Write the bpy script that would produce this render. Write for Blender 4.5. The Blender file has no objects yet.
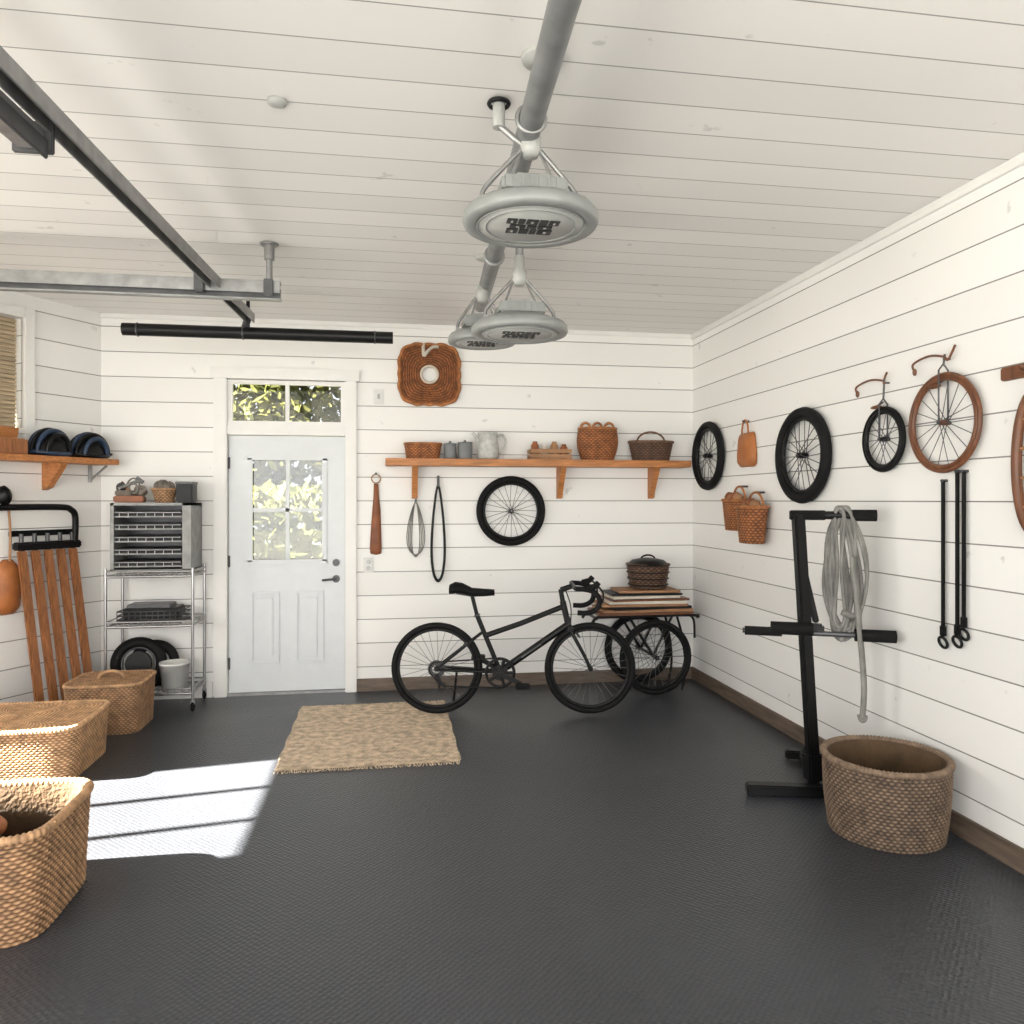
import bpy, bmesh, math, random
from mathutils import Vector, Matrix, Quaternion
random.seed(7)
sc = bpy.context.scene
pi = math.pi
V = Vector

# ------------------------------------------------------------ materials
def newmat(name):
    m = bpy.data.materials.new(name); m.use_nodes = True
    nt = m.node_tree; bs = nt.nodes['Principled BSDF']
    return m, nt, bs

def mat(name, col, rough=.5, metal=0., var=.08, scale=9., bump=0., bscale=60., stretch=(1,1,1), spec=.5):
    m, nt, bs = newmat(name)
    tc = nt.nodes.new('ShaderNodeTexCoord'); mp = nt.nodes.new('ShaderNodeMapping')
    mp.inputs['Scale'].default_value = stretch
    nt.links.new(tc.outputs['Object'], mp.inputs['Vector'])
    nz = nt.nodes.new('ShaderNodeTexNoise'); nz.inputs['Scale'].default_value = scale
    nz.inputs['Detail'].default_value = 5
    nt.links.new(mp.outputs[0], nz.inputs['Vector'])
    rp = nt.nodes.new('ShaderNodeValToRGB')
    rp.color_ramp.elements[0].position = .3; rp.color_ramp.elements[1].position = .7
    rp.color_ramp.elements[0].color = tuple(c*(1-var) for c in col)+(1,)
    rp.color_ramp.elements[1].color = tuple(min(1, c*(1+var)) for c in col)+(1,)
    nt.links.new(nz.outputs['Fac'], rp.inputs[0]); nt.links.new(rp.outputs[0], bs.inputs['Base Color'])
    bs.inputs['Roughness'].default_value = rough; bs.inputs['Metallic'].default_value = metal
    bs.inputs['Specular IOR Level'].default_value = spec
    if bump:
        n2 = nt.nodes.new('ShaderNodeTexNoise'); n2.inputs['Scale'].default_value = bscale
        nt.links.new(mp.outputs[0], n2.inputs['Vector'])
        bp = nt.nodes.new('ShaderNodeBump'); bp.inputs['Strength'].default_value = bump
        bp.inputs['Distance'].default_value = .01
        nt.links.new(n2.outputs['Fac'], bp.inputs['Height']); nt.links.new(bp.outputs[0], bs.inputs['Normal'])
    return m

def weavemat(name, dark, mid, light, rough=.75):
    m, nt, bs = newmat(name)
    at = nt.nodes.new('ShaderNodeAttribute'); at.attribute_name = 'weave_shade'  # crevice shade painted into the colour, darker where the strands sink
    rp = nt.nodes.new('ShaderNodeValToRGB')
    rp.color_ramp.elements[0].position = .05; rp.color_ramp.elements[0].color = dark+(1,)
    rp.color_ramp.elements[1].position = 1.; rp.color_ramp.elements[1].color = light+(1,)
    e = rp.color_ramp.elements.new(.5); e.color = mid+(1,)
    nt.links.new(at.outputs['Fac'], rp.inputs[0])
    tc = nt.nodes.new('ShaderNodeTexCoord')
    nz = nt.nodes.new('ShaderNodeTexNoise'); nz.inputs['Scale'].default_value = 22; nz.inputs['Detail'].default_value = 4
    nt.links.new(tc.outputs['Object'], nz.inputs['Vector'])
    mr = nt.nodes.new('ShaderNodeMapRange'); mr.inputs[1].default_value=.3; mr.inputs[2].default_value=.7
    mr.inputs[3].default_value = .6; mr.inputs[4].default_value = 1.3
    nt.links.new(nz.outputs['Fac'], mr.inputs[0])
    mx = nt.nodes.new('ShaderNodeVectorMath'); mx.operation = 'SCALE'
    nt.links.new(rp.outputs[0], mx.inputs[0]); nt.links.new(mr.outputs[0], mx.inputs['Scale'])
    nt.links.new(mx.outputs[0], bs.inputs['Base Color'])
    bs.inputs['Roughness'].default_value = rough
    return m

def shiplap(name, axis, pitch, col, gapcol, gw=.035, rough=.5):
    m, nt, bs = newmat(name); N = nt.nodes; L = nt.links
    g = N.new('ShaderNodeNewGeometry'); sx = N.new('ShaderNodeSeparateXYZ')
    L.new(g.outputs['Position'], sx.inputs[0])
    dv = N.new('ShaderNodeMath'); dv.operation='DIVIDE'; dv.inputs[1].default_value = pitch
    L.new(sx.outputs[axis], dv.inputs[0])
    fr = N.new('ShaderNodeMath'); fr.operation='FRACT'; L.new(dv.outputs[0], fr.inputs[0])
    fl = N.new('ShaderNodeMath'); fl.operation='FLOOR'; L.new(dv.outputs[0], fl.inputs[0])
    gap = N.new('ShaderNodeMath'); gap.operation='LESS_THAN'; gap.inputs[1].default_value = gw
    L.new(fr.outputs[0], gap.inputs[0])
    wn = N.new('ShaderNodeTexWhiteNoise'); wn.noise_dimensions='1D'; L.new(fl.outputs[0], wn.inputs['W'])
    mr = N.new('ShaderNodeMapRange'); mr.inputs[3].default_value=.95; mr.inputs[4].default_value=1.02
    L.new(wn.outputs['Value'], mr.inputs[0])
    nz = N.new('ShaderNodeTexNoise'); nz.inputs['Scale'].default_value = 9; nz.inputs['Detail'].default_value=3
    L.new(g.outputs['Position'], nz.inputs['Vector'])
    kn = N.new('ShaderNodeMapRange'); kn.inputs[1].default_value=.71; kn.inputs[2].default_value=.76
    kn.inputs[3].default_value=1; kn.inputs[4].default_value=.78
    L.new(nz.outputs['Fac'], kn.inputs[0])
    mu = N.new('ShaderNodeMath'); mu.operation='MULTIPLY'; L.new(mr.outputs[0], mu.inputs[0]); L.new(kn.outputs[0], mu.inputs[1])
    sc_ = N.new('ShaderNodeVectorMath'); sc_.operation='SCALE'; sc_.inputs[0].default_value = col
    L.new(mu.outputs[0], sc_.inputs['Scale'])
    mx = N.new('ShaderNodeMix'); mx.data_type='RGBA'
    L.new(gap.outputs[0], mx.inputs['Factor']); L.new(sc_.outputs[0], mx.inputs['A']); mx.inputs['B'].default_value = gapcol+(1,)
    L.new(mx.outputs['Result'], bs.inputs['Base Color'])
    inv = N.new('ShaderNodeMath'); inv.operation='SUBTRACT'; inv.inputs[0].default_value=1; L.new(gap.outputs[0], inv.inputs[1])
    bp = N.new('ShaderNodeBump'); bp.inputs['Strength'].default_value=.4; bp.inputs['Distance'].default_value=.01
    L.new(inv.outputs[0], bp.inputs['Height']); L.new(bp.outputs[0], bs.inputs['Normal'])
    bs.inputs['Roughness'].default_value = rough
    return m

def glassmat(name):
    m, nt, bs = newmat(name); N=nt.nodes; L=nt.links
    out = [n for n in N if n.type=='OUTPUT_MATERIAL'][0]
    tr = N.new('ShaderNodeBsdfTransparent'); gl = N.new('ShaderNodeBsdfGlossy'); gl.inputs['Roughness'].default_value=.02
    mx = N.new('ShaderNodeMixShader'); mx.inputs[0].default_value=.05
    L.new(tr.outputs[0], mx.inputs[1]); L.new(gl.outputs[0], mx.inputs[2]); L.new(mx.outputs[0], out.inputs['Surface'])
    return m

def leafmat():
    m, nt, bs = newmat('leaf_green'); N=nt.nodes; L=nt.links
    out = [n for n in N if n.type=='OUTPUT_MATERIAL'][0]
    g = N.new('ShaderNodeNewGeometry')
    nz = N.new('ShaderNodeTexNoise'); nz.inputs['Scale'].default_value=2.2; nz.inputs['Detail'].default_value=4
    L.new(g.outputs['Position'], nz.inputs['Vector'])
    rp = N.new('ShaderNodeValToRGB'); rp.color_ramp.elements[0].position=.3; rp.color_ramp.elements[1].position=.7
    rp.color_ramp.elements[0].color=(.050,.062,.016,1); rp.color_ramp.elements[1].color=(.110,.110,.034,1)
    L.new(nz.outputs['Fac'], rp.inputs[0]); L.new(rp.outputs[0], bs.inputs['Base Color']); bs.inputs['Roughness'].default_value=.8
    bs.inputs['Specular IOR Level'].default_value=.15
    tl = N.new('ShaderNodeBsdfTranslucent'); L.new(rp.outputs[0], tl.inputs['Color'])
    mx = N.new('ShaderNodeMixShader'); mx.inputs[0].default_value=.45
    L.new(bs.outputs[0], mx.inputs[1]); L.new(tl.outputs[0], mx.inputs[2]); L.new(mx.outputs[0], out.inputs['Surface'])
    return m

def floormat():
    m, nt, bs = newmat('rubber_floor'); N=nt.nodes; L=nt.links
    g = N.new('ShaderNodeNewGeometry')
    mp = N.new('ShaderNodeMapping'); mp.inputs['Rotation'].default_value=(0,0,.785); L.new(g.outputs['Position'], mp.inputs['Vector'])
    vo = N.new('ShaderNodeTexVoronoi'); vo.inputs['Scale'].default_value=52; vo.inputs['Randomness'].default_value=.3
    L.new(mp.outputs[0], vo.inputs['Vector'])
    nz = N.new('ShaderNodeTexNoise'); nz.inputs['Scale'].default_value=1.3; nz.inputs['Detail'].default_value=6
    L.new(g.outputs['Position'], nz.inputs['Vector'])
    rp = N.new('ShaderNodeValToRGB'); rp.color_ramp.elements[0].position=.3; rp.color_ramp.elements[1].position=.7
    rp.color_ramp.elements[0].color=(.034,.037,.044,1); rp.color_ramp.elements[1].color=(.046,.050,.059,1)
    L.new(nz.outputs['Fac'], rp.inputs[0])
    L.new(rp.outputs[0], bs.inputs['Base Color'])
    bp = N.new('ShaderNodeBump'); bp.inputs['Strength'].default_value=.75; bp.inputs['Distance'].default_value=.005
    L.new(vo.outputs['Distance'], bp.inputs['Height']); L.new(bp.outputs[0], bs.inputs['Normal'])
    mr = N.new('ShaderNodeMapRange'); mr.inputs[1].default_value=.3; mr.inputs[2].default_value=.7; mr.inputs[3].default_value=.28; mr.inputs[4].default_value=.38
    L.new(nz.outputs['Fac'], mr.inputs[0]); L.new(mr.outputs[0], bs.inputs['Roughness'])
    return m

WALL = shiplap('white_shiplap','Z',.19,(.86,.85,.83),(.22,.21,.20),gw=.032)
CEIL = shiplap('ceiling_shiplap','Y',.2,(.82,.80,.78),(.30,.29,.28),gw=.028)
FLOOR = floormat()
WHITE = mat('white_paint',(.82,.81,.79),.45,var=.02)
DOORP = mat('door_paint',(.69,.715,.735),.4,var=.02)
GLASS = glassmat('window_glass')
BASEW = mat('baseboard_wood',(.13,.095,.07),.5,var=.35,scale=6,stretch=(1,1,8))
OAK = mat('orange_oak',(.44,.175,.055),.5,var=.3,scale=7,stretch=(1,6,10))
WALNUT = mat('brown_wood',(.14,.050,.020),.42,var=.35,scale=8,stretch=(6,6,1))
CHEST = mat('chestnut_wood',(.27,.105,.038),.5,var=.35,scale=8,stretch=(8,8,1))
TERRA = mat('rust_leather',(.38,.13,.035),.5,var=.2,bump=.2)
DTERRA = mat('brown_leather',(.24,.075,.025),.5,var=.25,bump=.2)
BLACK = mat('black_paint',(.005,.005,.0055),.38,var=.1,spec=.25)
RUBBER = mat('black_rubber',(.006,.006,.0065),.7,var=.15,bump=.2,bscale=90,spec=.2)
FOAM = mat('black_foam',(.008,.008,.008),.85,bump=.3,bscale=120,spec=.2)
STEEL = mat('galvanised_steel',(.30,.30,.30),.38,.7,var=.2,scale=14)
GSTEEL = mat('dull_gray_steel',(.26,.26,.255),.55,.3,var=.2,scale=14)
DSTEEL = mat('dark_steel',(.09,.09,.095),.42,.6,var=.2)
SPOKE = mat('spoke_steel',(.12,.12,.12),.45,.4)
CHROME = mat('chrome_wire',(.42,.42,.43),.28,1.)
GRAYP = mat('gray_pipe',(.20,.205,.21),.4,.3,var=.2)
LAMPG = mat('lamp_gray',(.27,.28,.275),.45,.15,var=.1)
LAMPL = mat('lamp_label',(.012,.012,.012),.5)
LENS = mat('lamp_diffuser',(.40,.405,.39),.4)
PLAST = mat('white_plastic',(.68,.68,.66),.45)
GCER = mat('gray_ceramic',(.48,.48,.46),.45,var=.18,scale=30)
DCER = mat('dark_ceramic',(.19,.20,.205),.5,var=.1)
ROPE = mat('gray_rope',(.235,.23,.215),.85,var=.3,bump=.7,bscale=150,spec=.2)
TAN = mat('tan_leather',(.33,.17,.08),.6,var=.2)
PAPER = mat('paper',(.60,.54,.46),.8,var=.15)
DBLUE = mat('dark_blue_shell',(.02,.04,.085),.35,var=.4)
STONE = mat('rough_stone',(.20,.17,.14),.8,var=.4,bump=.6,bscale=30)
JUTE = weavemat('jute_rug',(.22,.165,.11),(.52,.405,.285),(.70,.57,.43),.9)
HONEY = weavemat('honey_wicker',(.08,.035,.014),(.40,.225,.11),(.64,.40,.22))
HONEYD = weavemat('brown_wicker',(.055,.026,.012),(.31,.17,.085),(.50,.305,.165))
SEAG = weavemat('seagrass_weave',(.025,.017,.011),(.120,.078,.050),(.23,.16,.108))
RUSTW = weavemat('rust_wicker',(.05,.016,.006),(.28,.095,.028),(.43,.175,.06))
DARKW = weavemat('dark_wicker',(.012,.01,.008),(.10,.05,.03),(.2,.11,.06))
BASKIN = mat('basket_lining',(.10,.06,.03),.9,var=.3,bump=.5)
LEAF = leafmat()
BARK = mat('bark',(.03,.025,.018),.9,var=.3)
GROUND = mat('outdoor_gravel',(.04,.043,.025),.9,var=.2,scale=3)
BLIND = mat('bamboo_blind',(.42,.33,.22),.8,var=.3,scale=5,stretch=(1,1,20))

# ------------------------------------------------------------ mesh builder
class B:
    def __init__(s, name):
        s.name=name; s.v=[]; s.f=[]; s.fm=[]; s.sm=[]; s.w=[]; s.mats=[]
    def add(s, vs, fs, m, smooth=False, w=None):
        if m not in s.mats: s.mats.append(m)
        mi=s.mats.index(m); o=len(s.v)
        s.v += [tuple(p) for p in vs]
        s.w += (list(w) if w is not None else [.8]*len(vs))
        for f in fs:
            s.f.append([i+o for i in f]); s.fm.append(mi); s.sm.append(smooth)
    def box(s, c, d, m, rot=None, bev=0.):
        bm=bmesh.new(); bmesh.ops.create_cube(bm,size=1)
        bmesh.ops.scale(bm,vec=d,verts=bm.verts)
        if bev: bmesh.ops.bevel(bm,geom=list(bm.edges),offset=bev,segments=2,affect='EDGES')
        bm.verts.index_update(); R = rot if rot else Matrix.Identity(3)
        vs=[R@v.co+V(c) for v in bm.verts]; fs=[[v.index for v in f.verts] for f in bm.faces]
        bm.free(); s.add(vs,fs,m)
    def bb(s, x0,x1,y0,y1,z0,z1,m,bev=0.):
        s.box(((x0+x1)/2,(y0+y1)/2,(z0+z1)/2),(abs(x1-x0),abs(y1-y0),abs(z1-z0)),m,bev=bev)
    def beam(s,p0,p1,w,h,m,bev=.004,up=(0,0,1)):
        p0,p1=V(p0),V(p1); d=(p1-p0); L=d.length; d.normalize(); up=V(up)
        if abs(d.dot(up))>.98: up=V((0,1,0))
        sd=d.cross(up).normalized(); u2=sd.cross(d).normalized()
        R=Matrix((d,sd,u2)).transposed()
        s.box((p0+p1)/2,(L,w,h),m,rot=R,bev=bev)
    def tube(s,pts,r,m,n=8,closed=False,caps=True):
        pts=[V(p) for p in pts]; N=len(pts)
        rs = r if isinstance(r,(list,tuple)) else [r]*N
        def tan(i):
            if closed: return (pts[(i+1)%N]-pts[i-1]).normalized()
            a=pts[max(0,i-1)]; b=pts[min(N-1,i+1)]; return (b-a).normalized()
        t=tan(0); up=V((0,0,1)) if abs(t.z)<.9 else V((1,0,0))
        nrm=(up-t*up.dot(t)).normalized(); vs=[]
        for i in range(N):
            t2=tan(i); q=t.rotation_difference(t2); nrm=q@nrm; nrm=(nrm-t2*nrm.dot(t2)).normalized(); t=t2
            bn=t.cross(nrm)
            for k in range(n):
                a=2*pi*k/n; vs.append(pts[i]+(nrm*math.cos(a)+bn*math.sin(a))*rs[i])
        fs=[]
        for i in range(N if closed else N-1):
            j=(i+1)%N
            for k in range(n):
                l=(k+1)%n; fs.append([i*n+k,i*n+l,j*n+l,j*n+k])
        s.add(vs,fs,m,True)
        if caps and not closed:
            s.add(vs[:n],[list(range(n))[::-1]],m); s.add(vs[-n:],[list(range(n))],m)
    def cyl(s,p0,p1,r,m,r1=None,n=20):
        s.tube([p0,p1],[r,r if r1 is None else r1],m,n)
    def frame(s,axis):
        a=V(axis).normalized(); h=V((0,0,1)) if abs(a.z)<.9 else V((1,0,0))
        u=h.cross(a).normalized(); w=a.cross(u).normalized(); return u,w,a
    def torus(s,c,axis,R,r,m,n=56,k=10,flat=1.):
        u,w,a=s.frame(axis); c=V(c); vs=[]; fs=[]
        for i in range(n):
            t=2*pi*i/n; d=u*math.cos(t)+w*math.sin(t)
            for j in range(k):
                p=2*pi*j/k; vs.append(c+d*(R+r*math.cos(p))+a*(r*flat*math.sin(p)))
        for i in range(n):
            for j in range(k):
                fs.append([i*k+j,((i+1)%n)*k+j,((i+1)%n)*k+(j+1)%k,i*k+(j+1)%k])
        s.add(vs,fs,m,True)
    def lathe(s,prof,c,m,n=32,axis=(0,0,1),smooth=True):
        u,w,a=s.frame(axis); c=V(c); vs=[]; fs=[]; K=len(prof)
        for i in range(n):
            t=2*pi*i/n; d=u*math.cos(t)+w*math.sin(t)
            for (r,z) in prof: vs.append(c+d*max(r,1e-4)+a*z)
        for i in range(n):
            for j in range(K-1):
                fs.append([i*K+j,((i+1)%n)*K+j,((i+1)%n)*K+j+1,i*K+j+1])
        s.add(vs,fs,m,smooth)
    def ell(s,c,r,m,rot=None,n=20,k=12,noise=0.):
        R=rot if rot else Matrix.Identity(3); vs=[]; fs=[]
        rnd=[random.random()*6 for _ in range(6)]
        for i in range(k+1):
            ph=pi*i/k
            for j in range(n):
                t=2*pi*j/n; f=1+noise*(math.sin(3*t+rnd[0])*math.sin(2*ph+rnd[1])+.6*math.sin(5*t+rnd[2]+3*ph))
                vs.append(R@V((r[0]*f*math.sin(ph)*math.cos(t),r[1]*f*math.sin(ph)*math.sin(t),r[2]*f*math.cos(ph)))+V(c))
        for i in range(k):
            for j in range(n):
                fs.append([i*n+j,(i+1)*n+j,(i+1)*n+(j+1)%n,i*n+(j+1)%n])
        s.add(vs,fs,m,True)
    def prism(s,poly,ext,m):
        n=len(poly); e=V(ext); vs=[V(p) for p in poly]+[V(p)+e for p in poly]
        fs=[list(range(n))[::-1],list(range(n,2*n))]+[[i,(i+1)%n,n+(i+1)%n,n+i] for i in range(n)]
        s.add(vs,fs,m)
    def pillow(s,o,ux,uz,nn,outline,th,m,rings=6,hole=None):
        o,ux,uz,nn=V(o),V(ux),V(uz),V(nn); N=len(outline)
        ca=sum(p[0] for p in outline)/N; cb=sum(p[1] for p in outline)/N
        vs=[];fs=[]
        for i in range(rings+1):
            k=math.cos(i/rings*pi/2); h=math.sin(i/rings*pi/2)
            for (a,b) in outline: vs.append(o+ux*(ca+(a-ca)*k)+uz*(cb+(b-cb)*k)+nn*(th*h))
        for i in range(rings):
            for j in range(N): fs.append([i*N+j,i*N+(j+1)%N,(i+1)*N+(j+1)%N,(i+1)*N+j])
        fs.append(list(range(N))[::-1])
        s.add(vs,fs,m,True)
    def wheel(s,c,axis,R,tr,tyre,rim,spoke,ns=24,sr=.0022,hub=.018,hw=.035,flat=1.):
        u,w,a=s.frame(axis); c=V(c)
        s.torus(c,axis,R-tr,tr,tyre,n=64,k=10,flat=flat)
        s.torus(c,axis,R-2*tr-.006,.012,rim,n=64,k=8)
        s.cyl(c-a*hw,c+a*hw,hub,rim,n=14)
        s.cyl(c-a*(hw+.01),c+a*(hw+.01),.007,spoke,n=8)
        for i in range(ns):
            t=2*pi*i/ns; t2=t+(.45 if i%2 else -.45); sd=hw*.7*(1 if (i//2)%2 else -1)
            p0=c+(u*math.cos(t2)+w*math.sin(t2))*hub*.95+a*sd
            p1=c+(u*math.cos(t)+w*math.sin(t))*(R-2*tr-.01)
            s.tube([p0,p1],sr,spoke,n=5,caps=False)
    def basket(s,cx,cy,z0,hx,hy,h,m,pw=2.,bot=.9,rows=16,strands=40,amp=.006,rim=.012,lid=False,inner=True,bulge=0.,wl=8):
        raw=[]
        for i in range(1440):
            t=2*pi*i/1440; ct,st=math.cos(t),math.sin(t)
            raw.append((math.copysign(abs(ct)**(2/pw),ct)*hx,math.copysign(abs(st)**(2/pw),st)*hy))
        cum=[0]
        for i in range(1440):
            a=raw[i]; b_=raw[(i+1)%1440]; cum.append(cum[-1]+math.hypot(b_[0]-a[0],b_[1]-a[1]))
        NU=strands*4; out=[]; k=0
        for i in range(NU):
            t=cum[-1]*i/NU
            while cum[k+1]<t: k+=1
            f=(t-cum[k])/max(1e-9,cum[k+1]-cum[k]); a=raw[k%1440]; b_=raw[(k+1)%1440]
            out.append(V((a[0]+(b_[0]-a[0])*f,a[1]+(b_[1]-a[1])*f)))
        nr=[]
        for i in range(NU):
            t=(out[(i+1)%NU]-out[i-1]); nr.append(V((t.y,-t.x)).normalized())
        sub=4; vs=[];fs=[];w=[]; NV=rows*sub+1
        def q(NR):
            return [[i*NU+j,i*NU+(j+1)%NU,(i+1)*NU+(j+1)%NU,(i+1)*NU+j] for i in range(NR-1) for j in range(NU)]
        for j in range(NV):
            v=j/(NV-1); row=j//sub; fr=(j%sub)/sub; k_=bot+(1-bot)*v+bulge*math.sin(pi*v)
            for i in range(NU):
                d=math.sin(pi*fr)**.7 if fr>0 else 0
                d*=.6+.4*math.cos(2*pi*i/wl+pi*row)
                p=out[i]*k_+nr[i]*amp*d
                vs.append((cx+p.x,cy+p.y,z0+h*v)); w.append(.12+.88*d)  # strand depth kept as painted occlusion shade
        s.add(vs,q(NV),m,True,w)
        s.add([vs[i] for i in range(NU)],[list(range(NU))[::-1]],m,False,[.3]*NU)
        pts=[(cx+p.x,cy+p.y,z0+h) for p in out]
        s.tube(pts,[rim*(1+.16*math.sin(2*pi*i/5.)) for i in range(NU)],m,n=8,closed=True)
        if lid:
            R=max(6,int(min(hx,hy)/.016))*sub; lv=[];lw=[]
            for j in range(R+1):
                k_=1-j/R; row=j//sub; fr=(j%sub)/sub
                for i in range(NU):
                    d=math.sin(pi*fr)**.7 if fr>0 else 0
                    d*=.6+.4*math.cos(2*pi*i/wl+pi*row)
                    lv.append((cx+out[i].x*k_,cy+out[i].y*k_,z0+h+.004+amp*d*.6)); lw.append(.25+.75*d)
            s.add(lv,q(R+1),m,True,lw)
        elif inner:
            iv=[]
            for j in range(2):
                k_=(.985 if j==0 else bot*.97)
                for i in range(NU): p=out[i]*k_-nr[i]*.012; iv.append((cx+p.x,cy+p.y,z0+(h if j==0 else .02)))
            fs=[[i,NU+i,NU+(i+1)%NU,(i+1)%NU] for i in range(NU)]+[[NU+i for i in range(NU)]]
            s.add(iv,fs,BASKIN,True)
    def done(s,loc=(0,0,0),rz=0.):
        me=bpy.data.meshes.new(s.name); me.from_pydata(s.v,[],s.f)
        for m in s.mats: me.materials.append(m)
        me.polygons.foreach_set('material_index',s.fm); me.polygons.foreach_set('use_smooth',s.sm)
        at=me.attributes.new('weave_shade','FLOAT','POINT'); at.data.foreach_set('value',s.w)
        me.update(); o=bpy.data.objects.new(s.name,me); sc.collection.objects.link(o)
        o.location=loc; o.rotation_euler=(0,0,rz); return o

def arc(c,u,w,r,a0,a1,n=12,r2=None):
    c,u,w=V(c),V(u),V(w); r2=r if r2 is None else r2
    return [c+u*(r*math.cos(a0+(a1-a0)*i/n))+w*(r2*math.sin(a0+(a1-a0)*i/n)) for i in range(n+1)]
def smooth_path(pts,n=6):
    P=[V(p) for p in pts]; out=[]
    for i in range(len(P)-1):
        a=P[max(0,i-1)];b=P[i];c=P[i+1];d=P[min(len(P)-1,i+2)]
        for k in range(n):
            t=k/n; out.append(.5*((2*b)+(c-a)*t+(2*a-5*b+4*c-d)*t*t+(3*b-a-3*c+d)*t**3))
    out.append(P[-1]); return out

# ------------------------------------------------------------ room shell (metres)
YB=6.2; XR=2.57; H=2.95; YF=-3.0; TH=.14
XC=-2.169; LD=V((-.545,-.838,0)).normalized(); LN=V((.838,-.545,0)).normalized()
XL=XC+LD.x*1.9; YL=YB+LD.y*1.9
def Lw(s,off,z): return V((XC,YB,z))+LD*s+LN*off
def Rw(y,off,z): return V((XR-off,y,z))

def wall(b,p0,p1,nout,z0,z1,openings,m):
    p0,p1,nout=V(p0),V(p1),V(nout); L=(p1-p0).length; d=(p1-p0)/L
    def hx(a0,a1,za,zb):
        if a1-a0<1e-4 or zb-za<1e-4: return
        q=[p0+d*a0,p0+d*a1,p0+d*a1+nout*TH,p0+d*a0+nout*TH]
        vs=[V((p.x,p.y,za)) for p in q]+[V((p.x,p.y,zb)) for p in q]
        b.add(vs,[[0,1,2,3][::-1],[4,5,6,7],[0,1,5,4],[1,2,6,5],[2,3,7,6],[3,0,4,7]],m)
    a=0
    for (s0,s1,za,zb) in sorted(openings):
        hx(a,s0,z0,z1); hx(s0,s1,z0,za); hx(s0,s1,zb,z1); a=s1
    hx(a,L,z0,z1)

W3a,W3b,W3t=3.02,4.26,2.15
b=B('floor'); b.bb(-3.6,2.8,YF,YB+.14,-.1,0,FLOOR); b.done()
b=B('ceiling'); b.bb(-3.6,2.8,YF,YB+.14,H,H+.12,CEIL); b.done()
b=B('wall_back'); wall(b,(XC-.15,YB,0),(XR+TH,YB,0),(0,1,0),0,H,[(-1.30-(XC-.15),-.31-(XC-.15),0,2.47)],WALL); b.done()
b=B('wall_right'); wall(b,(XR,YB,0),(XR,YF,0),(1,0,0),0,H,[],WALL); b.done()
b=B('wall_left')
wall(b,(XC,YB,0),(XL,YL,0),-LN,0,H,[(.60,1.45,2.0,2.78)],WALL)
wall(b,(XL,YL,0),(XL,YF,0),(-1,0,0),0,H,[(YL-W3b,YL-W3a,.75,W3t),(YL-1.3,YL+2.0,.9,2.4)],WALL)
b.done()
b=B('wall_front'); wall(b,(XL,YF,0),(XR,YF,0),(0,-1,0),0,H,[(.4,5.4,0,2.5)],WALL); b.done()

b=B('baseboard_back'); b.bb(-.268,XR-.02,YB-.02,YB,0,.10,BASEW,.003); b.done()
b=B('baseboard_right'); b.bb(XR-.02,XR,YF,YB-.001,0,.10,BASEW,.003); b.done()
b=B('baseboard_left')
b.beam(Lw(.03,.01,.06),Lw(1.88,.01,.06),.02,.12,WHITE); b.bb(XL,XL+.02,YF,YL-.02,0,.12,WHITE)
b.bb(XC+.04,-1.36,YB-.018,YB,0,.12,WHITE); b.done()
b=B('trim_1'); b.bb(XR-.022,XR,YF,YB,H-.045,H,WHITE,.004); b.bb(XC,XR-.022,YB-.018,YB,H-.035,H,WHITE,.004); b.done()

# door casing
b=B('trim_2')
b.bb(-1.351,-1.25,6.165,6.34,0,2.475,WHITE,.006); b.bb(-.352,-.262,6.165,6.34,0,2.475,WHITE,.006)
b.bb(-1.375,-.24,6.155,6.34,2.475,2.565,WHITE,.006)
b.bb(-1.25,-.352,6.175,6.33,2.04,2.115,WHITE,.006)
b.bb(-1.25,-.352,6.19,6.34,0,.018,STEEL)
b.done()
b=B('window_1')
x0,x1=-1.25,-.352
b.bb(x0,x1,6.20,6.24,2.115,2.15,WHITE); b.bb(x0,x1,6.20,6.24,2.44,2.475,WHITE)
b.bb(x0,x0+.035,6.20,6.24,2.15,2.44,WHITE); b.bb(x1-.035,x1,6.20,6.24,2.15,2.44,WHITE)
b.bb(-.815,-.787,6.20,6.24,2.15,2.44,WHITE); b.bb(x0+.03,x1-.03,6.218,6.222,2.14,2.45,GLASS); b.done()
# door
b=B('door_1'); dx0,dx1=-1.246,-.356; gx0,gx1=-1.085,-.515; gz0,gz1=1.04,1.863
y0,y1=6.225,6.27
b.bb(dx0,gx0,y0,y1,.02,2.035,DOORP); b.bb(gx1,dx1,y0,y1,.02,2.035,DOORP)
b.bb(gx0,gx1,y0,y1,gz1,2.035,DOORP); b.bb(gx0,gx1,y0,y1,.02,gz0,DOORP)
for z in (gz0,gz1): b.bb(gx0-.02,gx1+.02,y0-.012,y0,z-.02,z+.02,DOORP,.004)
for x in (gx0,gx1): b.bb(x-.02,x+.02,y0-.012,y0,gz0,gz1,DOORP,.004)
xm=(gx0+gx1)/2; zm=(gz0+gz1)/2
b.bb(xm-.014,xm+.014,y0-.008,y1,gz0,gz1,DOORP); b.bb(gx0,gx1,y0-.008,y1,zm-.014,zm+.014,DOORP)
b.bb(gx0,gx1,y0+.02,y0+.024,gz0,gz1,GLASS)
for (a,c) in ((-1.085,-.86),(-.745,-.52)):
    for (p,q,r,t) in ((a,c,.24,.265),(a,c,.785,.81),(a,a+.025,.265,.785),(c-.025,c,.265,.785)): b.bb(p,q,y0-.014,y0,r,t,DOORP,.005)
    b.bb(a+.05,c-.05,y0-.012,y0,.29,.76,DOORP,.009)
b.cyl((-.425,y0,1.03),(-.425,y0-.02,1.03),.028,DSTEEL); b.cyl((-.425,y0-.02,1.03),(-.425,y0-.032,1.03),.014,DSTEEL)
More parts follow.
